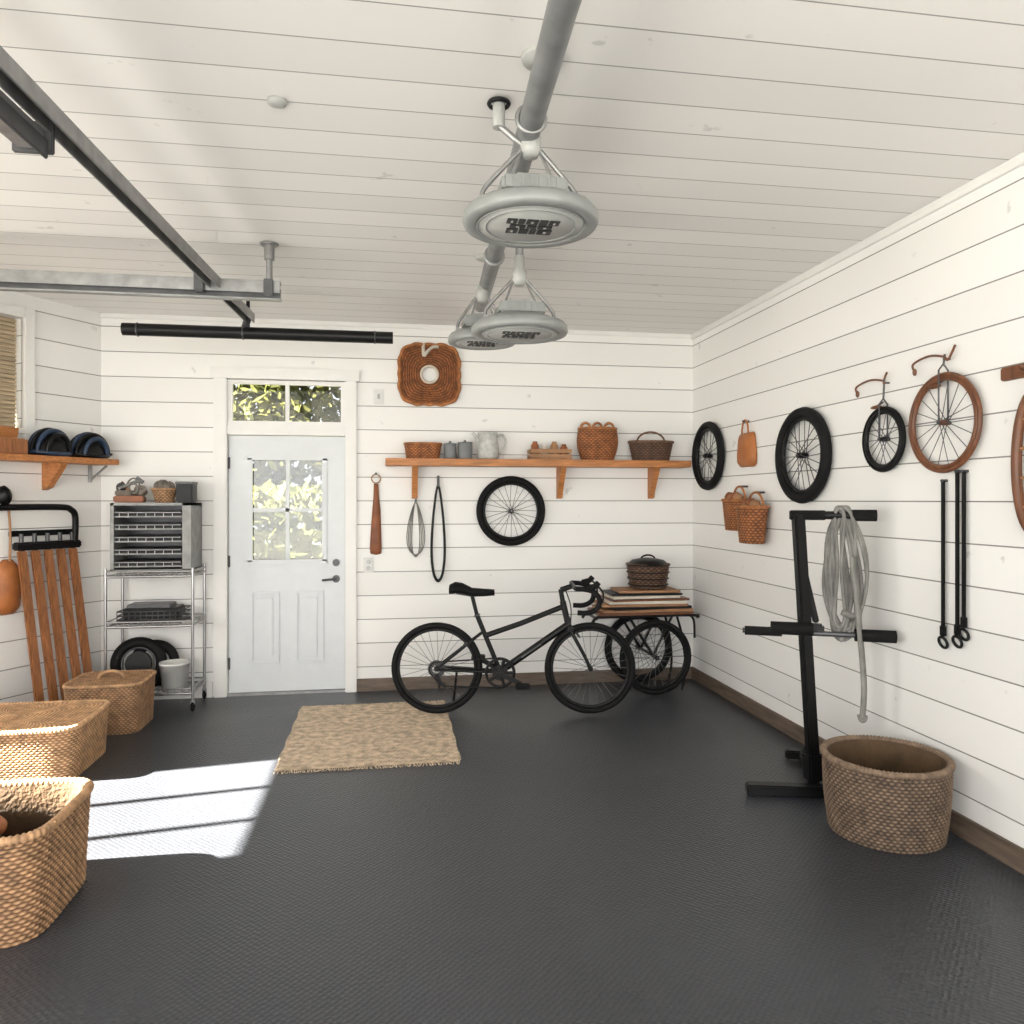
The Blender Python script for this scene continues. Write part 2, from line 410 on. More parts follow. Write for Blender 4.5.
b.cyl((-.425,y0,.90),(-.425,y0-.012,.90),.03,DSTEEL); b.cyl((-.425,y0-.01,.90),(-.425,y0-.05,.90),.011,DSTEEL)
b.tube(smooth_path([(-.425,y0-.05,.90),(-.47,y0-.055,.90),(-.53,y0-.045,.893)]),.009,DSTEEL)
for z in (.25,1.05,1.82): b.cyl((dx0+.004,y0-.008,z-.045),(dx0+.004,y0-.008,z+.045),.008,DSTEEL,n=10)
b.done()

# left windows
b=B('window_2')
def Lbox(b,s0,s1,o0,o1,z0,z1,m,bev=.003):
    b.beam(Lw(s0,(o0+o1)/2,(z0+z1)/2),Lw(s1,(o0+o1)/2,(z0+z1)/2),abs(o1-o0),z1-z0,m,bev)
Lbox(b,.53,.60,-.02,.03,1.93,2.85,WHITE); Lbox(b,1.45,1.52,-.02,.03,1.93,2.85,WHITE)
Lbox(b,.60,1.45,-.02,.03,2.78,2.85,WHITE); Lbox(b,.50,1.55,-.02,.035,1.985,2.02,WHITE)
Lbox(b,.60,1.45,-.10,-.095,2.0,2.78,GLASS,0)
Lbox(b,.605,1.445,-.075,-.068,2.0,2.78,BLIND,0)
for i in range(26): Lbox(b,.61,1.44,-.066,-.05,2.005+i*.0298,2.025+i*.0298,BLIND,0)
b.done()
for nm,(ya,yb,za,zb,bars) in {'window_3':(W3a,W3b,.75,W3t,(3.40,3.82)),'added_window_4':(-2.0,1.3,.9,2.4,(-.9,.2))}.items():  # second entry: unseen window added to let fill light in
    b=B(nm)
    b.bb(XL-.09,XL+.02,ya-.06,ya,za-.06,zb+.06,WHITE); b.bb(XL-.09,XL+.02,yb,yb+.06,za-.06,zb+.06,WHITE)
    b.bb(XL-.09,XL+.02,ya,yb,zb,zb+.06,WHITE); b.bb(XL-.09,XL+.04,ya,yb,za-.06,za,WHITE)
    for y in bars: b.bb(XL-.08,XL-.04,y-.020,y+.020,za,zb,WHITE)
    b.bb(XL-.062,XL-.058,ya,yb,za,zb,GLASS); b.done()

# outdoors
b=B('outdoor_ground'); b.bb(-30,30,-30,30,-.16,-.11,GROUND); b.done()
def leaves(cx,cy,cz,rx,ry,rz,n,s0,s1,boxy=False):
    vs=[];fs=[]
    for i in range(n):
        if boxy: p=V((cx+rx*random.uniform(-1,1),cy+ry*random.uniform(-1,1),cz+rz*random.uniform(-1,1)))
        else:
            th=random.random()*2*pi; ph=math.acos(random.uniform(-1,1)); r=random.random()**.4
            p=V((cx+rx*r*math.sin(ph)*math.cos(th),cy+ry*r*math.sin(ph)*math.sin(th),cz+rz*r*math.cos(ph)))
        q=Quaternion((random.gauss(0,1),random.gauss(0,1),random.gauss(0,1),random.gauss(0,1))).normalized()
        s_=random.uniform(s0,s1); o=len(vs)
        for a,c in ((-1,0),(0,-.5),(1,0),(0,.5)): vs.append(p+q@V((a*s_,c*s_,0)))
        fs.append([o,o+1,o+2,o+3])
    return vs,fs
for k,(cx,cy,ht) in enumerate([(-5.2,13.0,5.6),(-1.9,13.2,6.0),(1.4,13.0,5.4)]):
    b=B('tree'); b.tube([(cx,cy,-.11),(cx+.1,cy,1.5),(cx-.05,cy,ht*.8)],[.16,.12,.05],BARK,n=10)
    vs,fs=leaves(cx,cy,ht*.55,1.6,1.2,ht*.42,3800,.08,.16); b.add(vs,fs,LEAF); b.done()
b=B('hedge'); vs,fs=leaves(-2.0,9.6,.80,3.4,.5,.90,8500,.06,.12,True); b.add(vs,fs,LEAF)
for i in range(14): b.tube([(-5.2+.5*i,9.6,-.11),(-5.15+.5*i,9.6,1.2)],.03,BARK,n=6)
b.done()

# ------------------------------------------------------------ rug
b=B('jute_rug'); rx0,rx1,ry0,ry1=-.645,.41,4.43,5.76
NX,NY=150,200; vs=[];w=[];fs=[]
for j in range(NY+1):
    for i in range(NX+1):
        d=.5+.5*math.sin(i*pi/2+(j//2)*pi/2)*math.cos(j*pi/2)
        d2=.5+.5*math.sin(j*2*pi/9.+ (i%3))
        vs.append((rx0+(rx1-rx0)*i/NX+.004*math.sin(j*.13),ry0+(ry1-ry0)*j/NY+.006*math.sin(i*.09),.008+.004*d)); w.append(.3+.55*d+.15*d2)
for j in range(NY):
    for i in range(NX): a=j*(NX+1)+i; fs.append([a,a+1,a+NX+2,a+NX+1])
b.add(vs,fs,JUTE,True,w)
b.bb(rx0+.01,rx1-.01,ry0+.01,ry1-.01,.001,.009,JUTE)
for i in range(90):
    x=rx0+.01+(rx1-rx0-.02)*i/89
    for (ya,sg) in ((ry0,-1),(ry1,1)):
        b.tube([(x,ya,.008),(x+random.uniform(-.006,.006),ya+sg*.02,.006),(x+random.uniform(-.012,.012),ya+sg*random.uniform(.03,.045),.004)],.003,JUTE,n=5)
b.done()

# ------------------------------------------------------------ baskets on floor
b=B('woven_storage_basket'); b.basket(0,0,0,.40,.31,.29,HONEY,pw=8,bot=.96,rows=22,strands=180,amp=.007,rim=.013,lid=True)
b.done((-2.09,4.72,0))
b=B('woven_storage_basket'); b.basket(0,0,0,.235,.215,.32,HONEYD,pw=7,bot=.94,rows=24,strands=120,amp=.006,rim=.012,lid=True)
b.tube(arc((.0,-.0,.325),(1,0,0),(0,0,1),.08,0,pi,14,.05),.011,HONEYD)
b.done((-1.86,5.50,0))
b=B('woven_storage_basket'); b.basket(0,0,0,.37,.29,.37,HONEYD,pw=5.5,bot=.95,rows=26,strands=150,amp=.009,rim=.016)
b.ell((-.08,.02,.29),(.19,.18,.07),DTERRA,noise=.12,n=40,k=24)
b.tube(smooth_path([(-.18,.12,.28),(-.12,.09,.40),(-.04,.04,.41),(.03,-.02,.31)]),.016,TERRA)
b.done((-1.56,3.10,0))
b=B('seagrass_basket'); b.basket(0,0,0,.265,.265,.345,SEAG,pw=2,bot=.90,rows=23,strands=120,amp=.009,rim=.015,bulge=.03); b.done((2.264,3.20,0))

# ------------------------------------------------------------ bicycle
b=B('bicycle'); ax=(0,1,0); R=.325
for x in (0,1.09): b.wheel((x,0,R),ax,R,.022,RUBBER,BLACK,SPOKE,ns=28,sr=.0016)
BBp=(.45,0,.30); ST=(.285,0,.70)
b.tube([BBp,ST],.017,BLACK,n=12); b.tube([ST,(.245,0,.86)],.014,BLACK,n=10); b.torus(ST,(-.37,0,1),.018,.006,DSTEEL,n=20,k=6)
HT=(.895,0,.80); HB=(.94,0,.605)
b.tube([HT,HB],.022,BLACK,n=12); b.tube([(.345,0,.555),(.60,0,.643),(.905,0,.765)],.019,BLACK,n=12)
b.tube([BBp,(.935,0,.635)],.025,BLACK,n=12)
b.tube([(.60,-.025,.403),(.74,-.025,.499)],.006,DSTEEL,n=6)
for s_ in (-1,1):
    b.tube([(0,s_*.055,R),(.33,s_*.018,.585)],.009,BLACK); b.tube([(0,s_*.055,R),(.43,s_*.03,.30)],.011,BLACK)
    b.tube(smooth_path([(.945,s_*.03,.61),(.985,s_*.05,.53),(1.045,s_*.055,.42),(1.09,s_*.055,R)]),.013,BLACK)
b.box((.948,0,.605),(.05,.09,.04),BLACK,bev=.01)
b.box((.935,0,.66),(.04,.04,.06),BLACK,bev=.008)
# saddle
secs=[(.09,.070,.865,.034),(.13,.082,.877,.040),(.18,.074,.872,.038),(.25,.044,.864,.032),(.33,.026,.862,.028),(.41,.018,.862,.022)]
vs=[];fs=[];n=14
for (x,hw,z,th) in secs:
    for k in range(n): a=2*pi*k/n; vs.append((x,hw*math.cos(a),z+th*math.sin(a)+(.02 if x<.2 else 0)))
for i in range(len(secs)-1):
    for k in range(n): fs.append([i*n+k,i*n+(k+1)%n,(i+1)*n+(k+1)%n,(i+1)*n+k])
fs+= [list(range(n))[::-1],[ (len(secs)-1)*n+k for k in range(n)]]
b.add(vs,fs,RUBBER,True)
for s_ in (-1,1): b.tube([(.14,s_*.02,.855),(.24,s_*.022,.838),(.36,s_*.01,.85)],.004,DSTEEL)
# stem + drop bar
b.tube([HT,(.88,0,.885)],.017,BLACK); b.tube([(.88,0,.88),(.97,0,.91)],.019,BLACK,n=12)
b.tube([(.97,-.19,.91),(.97,.19,.91)],.015,BLACK)
for s_ in (-1,1):
    y=s_*.19
    b.tube(smooth_path([(.97,y,.91),(1.04,y,.905),(1.10,y,.885),(1.135,y,.835),(1.12,y,.775),(1.06,y,.745),(.985,y,.745)]),.018,RUBBER,n=10)
    b.tube(smooth_path([(1.05,y,.91),(1.10,y,.925),(1.13,y,.955)]),[.023]*6+[.020]*6+[.015],RUBBER,n=10)
    b.tube(smooth_path([(1.12,y,.93),(1.16,y,.88),(1.155,y,.81)]),.007,BLACK)
b.tube(smooth_path([(.92,.03,.87),(.955,.035,.76),(.955,.03,.64)]),.004,BLACK,n=6)
b.tube(arc((.985,0,.585),(0,1,0),(.6,0,-.8),.045,0,pi,10,.05),.008,DSTEEL)
b.tube(arc((.215,0,.515),(0,1,0),(-.6,0,-.8),.04,0,pi,10,.045),.008,DSTEEL)
# crankset
b.torus((.45,-.045,.30),ax,.098,.010,BLACK,n=40,k=6); b.cyl((.45,-.05,.30),(.45,-.04,.30),.055,BLACK)
for k in range(5):
    a=2*pi*k/5; b.tube([(.45,-.045,.30),(.45+.095*math.cos(a),-.045,.30+.095*math.sin(a))],.012,BLACK,n=6)
b.cyl((.45,-.065,.30),(.45,.065,.30),.022,BLACK)
b.beam((.45,-.065,.30),(.60,-.07,.225),.016,.034,BLACK); b.beam((.45,.065,.30),(.30,.07,.375),.016,.034,BLACK)
b.box((.61,-.12,.222),(.10,.085,.028),RUBBER,bev=.006); b.box((.29,.12,.377),(.10,.085,.028),RUBBER,bev=.006)
for (yy,rr) in ((-.045,.036),(-.040,.046),(-.034,.055)): b.torus((0,yy,R),ax,rr,.007,DSTEEL,n=30,k=6)
ch=arc((.45,-.045,.30),(1,0,0),(0,0,1),.105,-pi/2,pi/2,14)+arc((0,-.045,R),(1,0,0),(0,0,1),.05,pi/2,pi*1.15,8)
ch+= [V((.03,-.045,.21)),V((.06,-.045,.205))]
b.tube(ch,.0055,BLACK,n=6,closed=True)
b.beam((0,-.05,R-.03),(.035,-.05,.21),.012,.03,BLACK); b.torus((.04,-.045,.205),ax,.022,.006,BLACK,n=20,k=6)
b.tube([(.14,.05,.31),(.10,.17,.004)],.009,BLACK)
b.done((.330,5.426,.010),-.1585)

# ------------------------------------------------------------ cargo trailer (wheeled rack with paper stack)
b=B('bicycle_cargo_trailer')
for y in (-.21,.21): b.wheel((.06,y,.295),ax,.295,.022,RUBBER,BLACK,SPOKE,ns=24,sr=.002)
b.cyl((.06,-.25,.295),(.06,.25,.295),.012,BLACK)
for y in (-.15,.15):
    b.tube(smooth_path([(-.44,y,.56),(-.40,y,.605),(-.30,y,.61),(.38,y,.61),(.42,y,.59)]),.012,BLACK)
    b.tube([(.06,y,.295),(-.14,y,.61)],.011,BLACK); b.tube([(.06,y,.295),(.22,y,.61)],.011,BLACK)
    b.tube(smooth_path([(.26,y,.60),(.30,y,.45),(.33,y,.20),(.30,y,.012)]),.010,BLACK)
for x in (-.36,-.18,0,.18,.36): b.tube([(x,-.15,.615),(x,.15,.615)],.009,BLACK)
b.tube([(-.40,-.15,.60),(-.40,.15,.60)],.011,BLACK)
b.tube(smooth_path([(.40,0,.60),(.46,0,.55),(.47,0,.40)]),.010,BLACK)
b.box((0,0,.632),(.78,.36,.02),WALNUT,bev=.004)
for i,(sx,sy,h,m) in enumerate([(.74,.36,.022,TAN),(.66,.34,.022,BLACK),(.70,.35,.018,TAN),(.62,.33,.022,PAPER),(.64,.34,.016,WALNUT),(.56,.32,.020,PAPER),(.58,.31,.016,BLACK),(.50,.30,.018,TAN)]):
    z=.643+i*.0215; b.box((.02+.025*math.sin(i*2.1),.01*math.cos(i*3),z+h/2),(sx,sy,h),m,rot=Matrix.Rotation(.07*math.sin(i*1.7),3,'Z'),bev=.003)
b.done((2.0,5.925,0))
b=B('black_wire_basket')
b.basket(0,0,0,.165,.15,.19,DARKW,pw=2.4,bot=.85,rows=12,strands=44,amp=.006,rim=.010)
for z in (.03,.08,.13,.19): b.torus((0,0,z),(0,0,1),.155+.02*z/.19,.006,BLACK,n=40,k=6)
b.lathe([(.165,.195),(.13,.225),(.06,.24),(0,.242)],(0,0,0),BLACK,32)
b.tube(arc((0,0,.23),(1,0,0),(0,0,1),.06,0,pi,16,.035),.007,BLACK)
b.done((2.07,5.925,.818))

# ------------------------------------------------------------ wall shelf (back)
def bracket(b,x):
    yb=YB-.001
    b.prism([(x-.022,yb,1.80),(x-.022,yb-.19,1.80),(x-.022,yb-.17,1.765),(x-.022,yb-.06,1.60),(x-.022,yb-.045,1.55),(x-.022,yb,1.54)],(.044,0,0),OAK)
b=B('wooden_shelf'); b.bb(-.035,2.46,5.965,YB-.001,1.80,1.855,OAK,.004)
for x in (.196,1.391,2.185): bracket(b,x)
b.done()
zs=1.856; ys=6.08
b=B('wicker_tray_basket'); b.basket(0,0,0,.145,.085,.12,RUSTW,pw=3,bot=.88,rows=10,strands=48,amp=.005,rim=.008)
for i in range(5): b.ell((-.08+.04*i,0,.11),(.03,.05,.02),PAPER if i%2 else TAN,noise=.1)
b.done((.259,ys,zs))
b=B('ceramic_canister')
b.lathe([(0,0),(.045,0),(.05,.01),(.05,.10),(.046,.11),(.052,.112),(.052,.125),(.01,.132),(.01,.145),(0,.147)],(0,0,0),DCER,24); b.done((.475,ys,zs))
b=B('ceramic_canister')
b.lathe([(0,0),(.055,0),(.058,.01),(.06,.11),(.054,.12),(.061,.122),(.06,.137),(.01,.142),(.01,.152),(0,.155)],(0,0,0),DCER,24); b.done((.595,ys,zs))
b=B('ceramic_pitcher')
b.lathe([(0,0),(.075,0),(.088,.02),(.09,.08),(.078,.15),(.07,.18),(.08,.215),(.074,.215),(.064,.18),(.07,.15),(.08,.08),(.06,.02),(0,.015)],(0,0,0),GCER,32)
b.tube(smooth_path([(.07,0,.19),(.12,0,.20),(.145,0,.14),(.12,0,.07),(.082,0,.05)]),.010,GCER,n=10)
b.tube([(-.06,0,.12),(-.10,0,.18),(-.125,0,.215)],[.025,.016,.012],GCER,n=12)
b.done((.78,ys,zs))
b=B('wooden_crate')
for z in (.015,.055): 
    b.bb(-.17,.17,-.075,-.067,z,z+.03,TAN); b.bb(-.17,.17,.067,.075,z,z+.03,TAN)
    b.bb(-.17,-.162,-.067,.067,z,z+.03,TAN); b.bb(.162,.17,-.067,.067,z,z+.03,TAN)
b.bb(-.17,.17,-.075,.075,0,.012,TAN)
for i,(m,h) in enumerate([(DTERRA,.15),(PAPER,.12),(TAN,.15),(DTERRA,.13)]):
    b.lathe([(0,.012),(.03,.012),(.032,.02),(.032,h-.03),(.02,h-.015),(.02,h),(0,h)],(-.12+.08*i,0,0),m,16)
b.done((1.285,ys,zs))
b=B('wicker_pot_basket'); b.basket(0,0,0,.155,.095,.26,RUSTW,pw=2.4,bot=.84,rows=18,strands=50,amp=.005,rim=.010,bulge=.16)
for s_ in (-1,0,1): b.tube(arc((s_*.10,0,.26),(1,0,0),(0,0,1),.04,0,pi,10,.05),.011,RUSTW)
b.done((1.69,ys,zs))
b=B('handled_fruit_basket'); b.basket(0,0,0,.185,.10,.155,DARKW,pw=2.4,bot=.82,rows=11,strands=50,amp=.005,rim=.011)
b.tube(arc((0,0,.155),(1,0,0),(0,0,1),.12,0,pi,18,.085),.008,DARKW)
for i in range(6): b.ell((-.1+.04*i,.02*(-1)**i,.14),(.035,.035,.03),TERRA,noise=.05)
b.done((2.15,ys,zs))

# ------------------------------------------------------------ things on back wall
yw=YB
b=B('woven_wall_hanging'); c=V((.315,yw-.016,2.545)); vs=[];fs=[];w=[];NR=48;NA=192
for j in range(NR+1):
    t=j/NR
    for i in range(NA):
        a=2*pi*i/NA; ca,sa=math.cos(a),math.sin(a)
        sq=.245/max(abs(ca)**3.2+abs(sa)**3.2,1e-6)**(1/3.2)*(1-.02*math.cos(4*a))
        sq+=.004*math.cos(a*16); r=.075+(sq-.075)*t
        d=.5+.5*math.cos(t*2*pi*9); d*=.7+.3*math.cos(i*2*pi/6+j)
        vs.append(c+V((r*ca,-.012*d-.006,r*sa))); w.append(.15+.6*d)
for j in range(NR):
    for i in range(NA): fs.append([j*NA+i,j*NA+(i+1)%NA,(j+1)*NA+(i+1)%NA,(j+1)*NA+i])
b.add(vs,fs,RUSTW,True,w)
rim_pts=[vs[NR*NA+i] for i in range(NA)]; b.tube(rim_pts,.014,RUSTW,n=8,closed=True)
b.torus((c.x,yw-.03,c.z),(0,1,0),.066,.012,PAPER,n=36,k=8)
b.tube(smooth_path([(c.x-.05,yw-.03,c.z+.245),(c.x-.045,yw-.045,c.z+.15),(c.x-.01,yw-.045,c.z+.19),(c.x+.03,yw-.045,c.z+.22),(c.x+.07,yw-.03,c.z+.225)]),.014,PAPER,n=8)
b.done()
b=B('leather_strap_hanger')
b.cyl((-.11,yw,1.74),(-.11,yw-.04,1.74),.01,DSTEEL); b.torus((-.11,yw-.035,1.70),(0,1,0),.035,.005,TAN,n=20,k=6)
b.pillow((-.11,yw-.012,0),(1,0,0),(0,0,1),(0,-1,0),[(-.018,1.66),(.018,1.66),(.024,1.55),(.035,1.45),(.045,1.15),(.04,1.10),(0,1.09),(-.045,1.10),(-.05,1.15),(-.038,1.35),(-.022,1.55)],.03,DTERRA)
b.done()
b=B('hanging_cord_loop'); x=.205
b.cyl((x,yw,1.53),(x,yw-.05,1.53),.008,DSTEEL)
for k in range(4):
    ww=.03+.012*k; b.tube([V((x+ww*math.sin(2*pi*i/30)*(1-.45*math.cos(2*pi*i/30)),yw-.02-.008*k,1.30+.23*math.cos(2*pi*i/30)*(1-.03*k))) for i in range(30)],.0035,ROPE,n=6,closed=True)
b.done()
b=B('hanging_strap_loop'); x=.385
b.cyl((x,yw,1.72),(x,yw-.05,1.72),.009,DSTEEL); b.tube([(x,yw-.045,1.72),(x,yw-.045,1.64)],.01,DSTEEL)
for k in (0,1): b.tube([V((x+(.03+.045*(1-math.cos(2*pi*i/40))/2)*math.sin(2*pi*i/40)*(1-.12*k),yw-.03,1.26+.39*math.cos(2*pi*i/40)*(1-.03*k))) for i in range(40)],.007,BLACK,n=8,closed=True)
b.done()
b=B('bicycle_wheel'); b.wheel((0,0,0),ax,.287,.028,RUBBER,BLACK,DSTEEL,ns=24,sr=.002,hw=.03); b.cyl((0,.03,0),(0,.045,0),.012,DSTEEL); b.done((.98,yw-.046,1.44))
b=B('light_switch'); b.bb(-.06,.02,yw-.012,yw,2.30,2.42,PLAST,.004); b.bb(-.03,-.01,yw-.02,yw-.01,2.34,2.38,STEEL,.003); b.done((-.07,0,0))
b=B('power_outlet'); b.bb(-.05,.03,yw-.012,yw,.95,1.07,PLAST,.004)
for z in (.985,1.035): b.cyl((-.01,yw-.010,z),(-.01,yw-.016,z),.018,STEEL,n=12)
b.done((-.16,0,0))

# ------------------------------------------------------------ right wall
axr=(1,0,0)
b=B('bicycle_wheel'); b.wheel((0,0,0),axr,.278,.030,RUBBER,BLACK,DSTEEL,ns=20,sr=.0028,hw=.03); b.cyl((.025,0,0),(.04,0,0),.012,DSTEEL); b.done((XR-.041,5.80,1.885))
b=B('bicycle_wheel'); b.wheel((0,0,0),axr,.300,.034,RUBBER,BLACK,DSTEEL,ns=22,sr=.0028,hw=.03); b.cyl((.025,0,0),(.04,0,0),.012,DSTEEL); b.done((XR-.041,4.38,1.807))
b=B('leather_bag')
b.pillow((XR-.005,5.17,0),(0,-1,0),(0,0,1),(-1,0,0),[(-.13,1.79),(-.135,1.85),(-.11,2.0),(-.09,2.02),(.09,2.02),(.11,2.0),(.135,1.85),(.13,1.79),(.10,1.77),(-.10,1.77)],.06,TERRA)
b.tube([Rw(5.17-.05*math.cos(t*pi/10),.03,2.01+.10*math.sin(t*pi/10)) for t in range(11)],.007,TERRA)
b.cyl(Rw(5.17,0,2.10),Rw(5.17,.05,2.10),.008,DSTEEL); b.done()
for (y,z,k) in ((5.19,1.31,.95),(4.94,1.23,1.1)):
    b=B('hanging_wicker_pouch'); b.basket(0,0,0,.075*k,.14*k,.23*k,RUSTW,pw=2.4,bot=.75,rows=14,strands=40,amp=.005,rim=.010)
    b.tube([(.03,.10*k*math.cos(t*pi/12),.23*k+.10*math.sin(t*pi/12)) for t in range(13)],.008,RUSTW)
    b.cyl((.03,0,.23*k+.10),(.095,0,.23*k+.10),.007,DSTEEL)
    for q in range(4): b.ell((-.01,-.07+.045*q,.24*k+.01*(q%2)),(.04,.035,.035),DTERRA if q%2 else TAN,noise=.15)
    b.done((XR-.095,y,z))
def wheel_ornament(name,y,z,R,tyre,tr,hy0,hy1,hz):
    b=B(name); o_=.035; c=Rw(y,o_,z)
    b.wheel(c,axr,R,tr,tyre,BLACK if tyre is RUBBER else WALNUT,DSTEEL,ns=18,sr=.002,hw=.020,hub=.012)
    b.cyl(Rw(y,0,z),Rw(y,.03,z),.01,DSTEEL)
    top=z+R
    for s_ in (-1,1): b.tube([Rw(y,o_+s_*.024,z),Rw(y,o_+s_*.024,top+.01),Rw(y,o_,top+.04)],.004,DSTEEL)
    b.tube([Rw(y,o_,top+.03),Rw(y-.01,o_,hz)],.005,DSTEEL)
    b.tube(smooth_path([Rw(hy1,o_,hz-.05),Rw(hy1+.01,o_,hz-.01),Rw((hy1+y)/2,o_,hz+.01),Rw(y,o_,hz-.01),Rw((hy0+y)/2,o_,hz-.03),Rw(hy0,o_,hz-.0),Rw(hy0-.02,o_,hz+.03)]),.0055,WALNUT)
    b.ell(Rw(hy1,o_,hz-.05),(.010,.010,.018),WALNUT); b.ell(Rw(y+.06,o_,hz-.14),(.012,.045,.010),WALNUT)
    b.tube([Rw(y,o_,hz-.12),Rw(y+.07,o_,hz-.14)],.005,DSTEEL)
    b.cyl(Rw(y,0,hz-.02),Rw(y,o_,hz-.02),.005,DSTEEL)
    b.done()
wheel_ornament('unicycle_wall_ornament',3.60,1.846,.172,RUBBER,.012,3.59,3.82,2.16)
wheel_ornament('unicycle_wall_ornament',3.165,1.888,.234,WALNUT,.011,3.11,3.36,2.205)
b=B('hanging_strap')
for (y,z0,z1) in ((3.185,1.62,.90),(3.095,1.66,.92),(3.055,1.66,.96)):
    b.beam(Rw(y,.02,z0),Rw(y,.02,z1),.022,.008,BLACK,.002,up=(1,0,0))
    b.torus(Rw(y,.02,z1-.035),(1,0,0.3),.026,.007,BLACK,n=24,k=8)
    b.box(Rw(y,.02,z1+.02),(.02,.028,.05),BLACK,bev=.004)
    b.cyl(Rw(y,0,z0),Rw(y,.03,z0),.007,DSTEEL)
b.done()
b=B('wooden_peg_rail'); b.bb(XR-.03,XR,2.40,2.84,2.03,2.085,WALNUT,.005)
for y in (2.55,2.68): b.cyl((XR-.03,y,2.05),(XR-.09,y,2.06),.011,WALNUT)
b.done()
b=B('wooden_snowshoe'); yc=2.63
P=[Rw(yc+ .155*math.sin(2*pi*i/48)*(1-.30*math.cos(2*pi*i/48)**2+.20*math.cos(4*pi*i/48)),.03,1.68+.30*math.cos(2*pi*i/48)) for i in range(48)]
b.tube(P,.020,WALNUT,n=10,closed=True)
for z in (1.50,1.62,1.74,1.86): b.tube([Rw(yc-.10,.03,z),Rw(yc+.10,.03,z)],.007,TAN,n=6)
for k in range(-2,3): b.tube([Rw(yc+.035*k,.03,1.46),Rw(yc-.035*k,.03,1.90)],.005,TAN,n=6)
b.cyl(Rw(yc,.0,1.975),Rw(yc,.05,1.975),.008,DSTEEL)
b.done()

# ------------------------------------------------------------ exercise stand + rope
b=B('exercise_stand')
b.beam((1.83,3.71,.032),(2.28,3.59,.032),.07,.055,BLACK,.008)
b.beam((2.18,3.66,.035),(2.40,4.14,.035),.055,.05,BLACK,.008)
b.beam((2.30,4.17,.035),(2.49,4.10,.035),.05,.05,BLACK,.008)
b.beam((2.20,3.69,.06),(2.20,3.70,.20),.085,.075,BLACK,.008)
b.beam((2.20,3.69,.05),(2.125,3.72,1.46),.06,.05,BLACK,.008)
b.beam((2.36,4.06,.06),(2.20,3.73,.25),.035,.03,BLACK,.006)
b.beam((2.13,3.75,1.34),(2.235,3.73,.88),.03,.03,BLACK,.006)
b.tube([(2.09,3.745,1.45),(2.47,3.57,1.45)],.022,BLACK,n=14); b.tube([(2.095,3.743,1.45),(2.25,3.672,1.45)],.026,FOAM,n=16)
b.tube([(2.37,3.62,1.45),(2.475,3.568,1.45)],.030,FOAM,n=16)
b.tube([(1.86,3.815,.835),(2.53,3.50,.835)],.014,DSTEEL,n=12)
b.tube([(1.87,3.81,.835),(2.04,3.73,.835)],.024,FOAM,n=18); b.tube([(1.99,3.755,.855),(2.18,3.668,.855)],.034,FOAM,n=18)
b.tube([(2.36,3.58,.835),(2.535,3.498,.835)],.032,FOAM,n=18)
b.box((2.18,3.70,.85),(.14,.06,.06),BLACK,rot=Matrix.Rotation(-.43,3,'Z'),bev=.01)
b.done()
b=B('coiled_rope'); c0=V((2.325,3.638,1.490)); dd=V((.75,-.66,0))
for k in range(11):
    ww=.022+.0072*k; hh=.62+.025*((k*5)%4); off=V((.004*k-.02,.010*(k%3)-.01,.004*(k%2)))
    P=[]
    for i in range(48):
        a=2*pi*i/48
        P.append(c0+off+dd*(ww*math.sin(a)*(1.0-.15*math.cos(a))+.012*math.sin(3*a+k))+V((0,0,-hh/2+hh/2*math.cos(a))))
    b.tube(P,.0095,ROPE,n=8,closed=True)
for q in (0,1):
    o_=V((-.02*q,-.02*q,0))
    b.tube(smooth_path([c0+o_+V((.03,-.05,-.25)),c0+o_+V((.055,-.07,-.60)),c0+o_+V((.075,-.08,-.9)),c0+o_+V((.07,-.075,-1.07))]),.012,ROPE,n=8)
b.tube(arc(c0+V((.06,-.085,-1.06)),(.7,-.7,0),(0,0,-1),.014,0,pi,8,.03),.012,ROPE,n=8)
b.tube([c0+V((-.02,-.03,-.54)),c0+V((.03,-.05,-.56)),c0+V((.07,-.05,-.55))],.016,ROPE,n=8)
b.done()

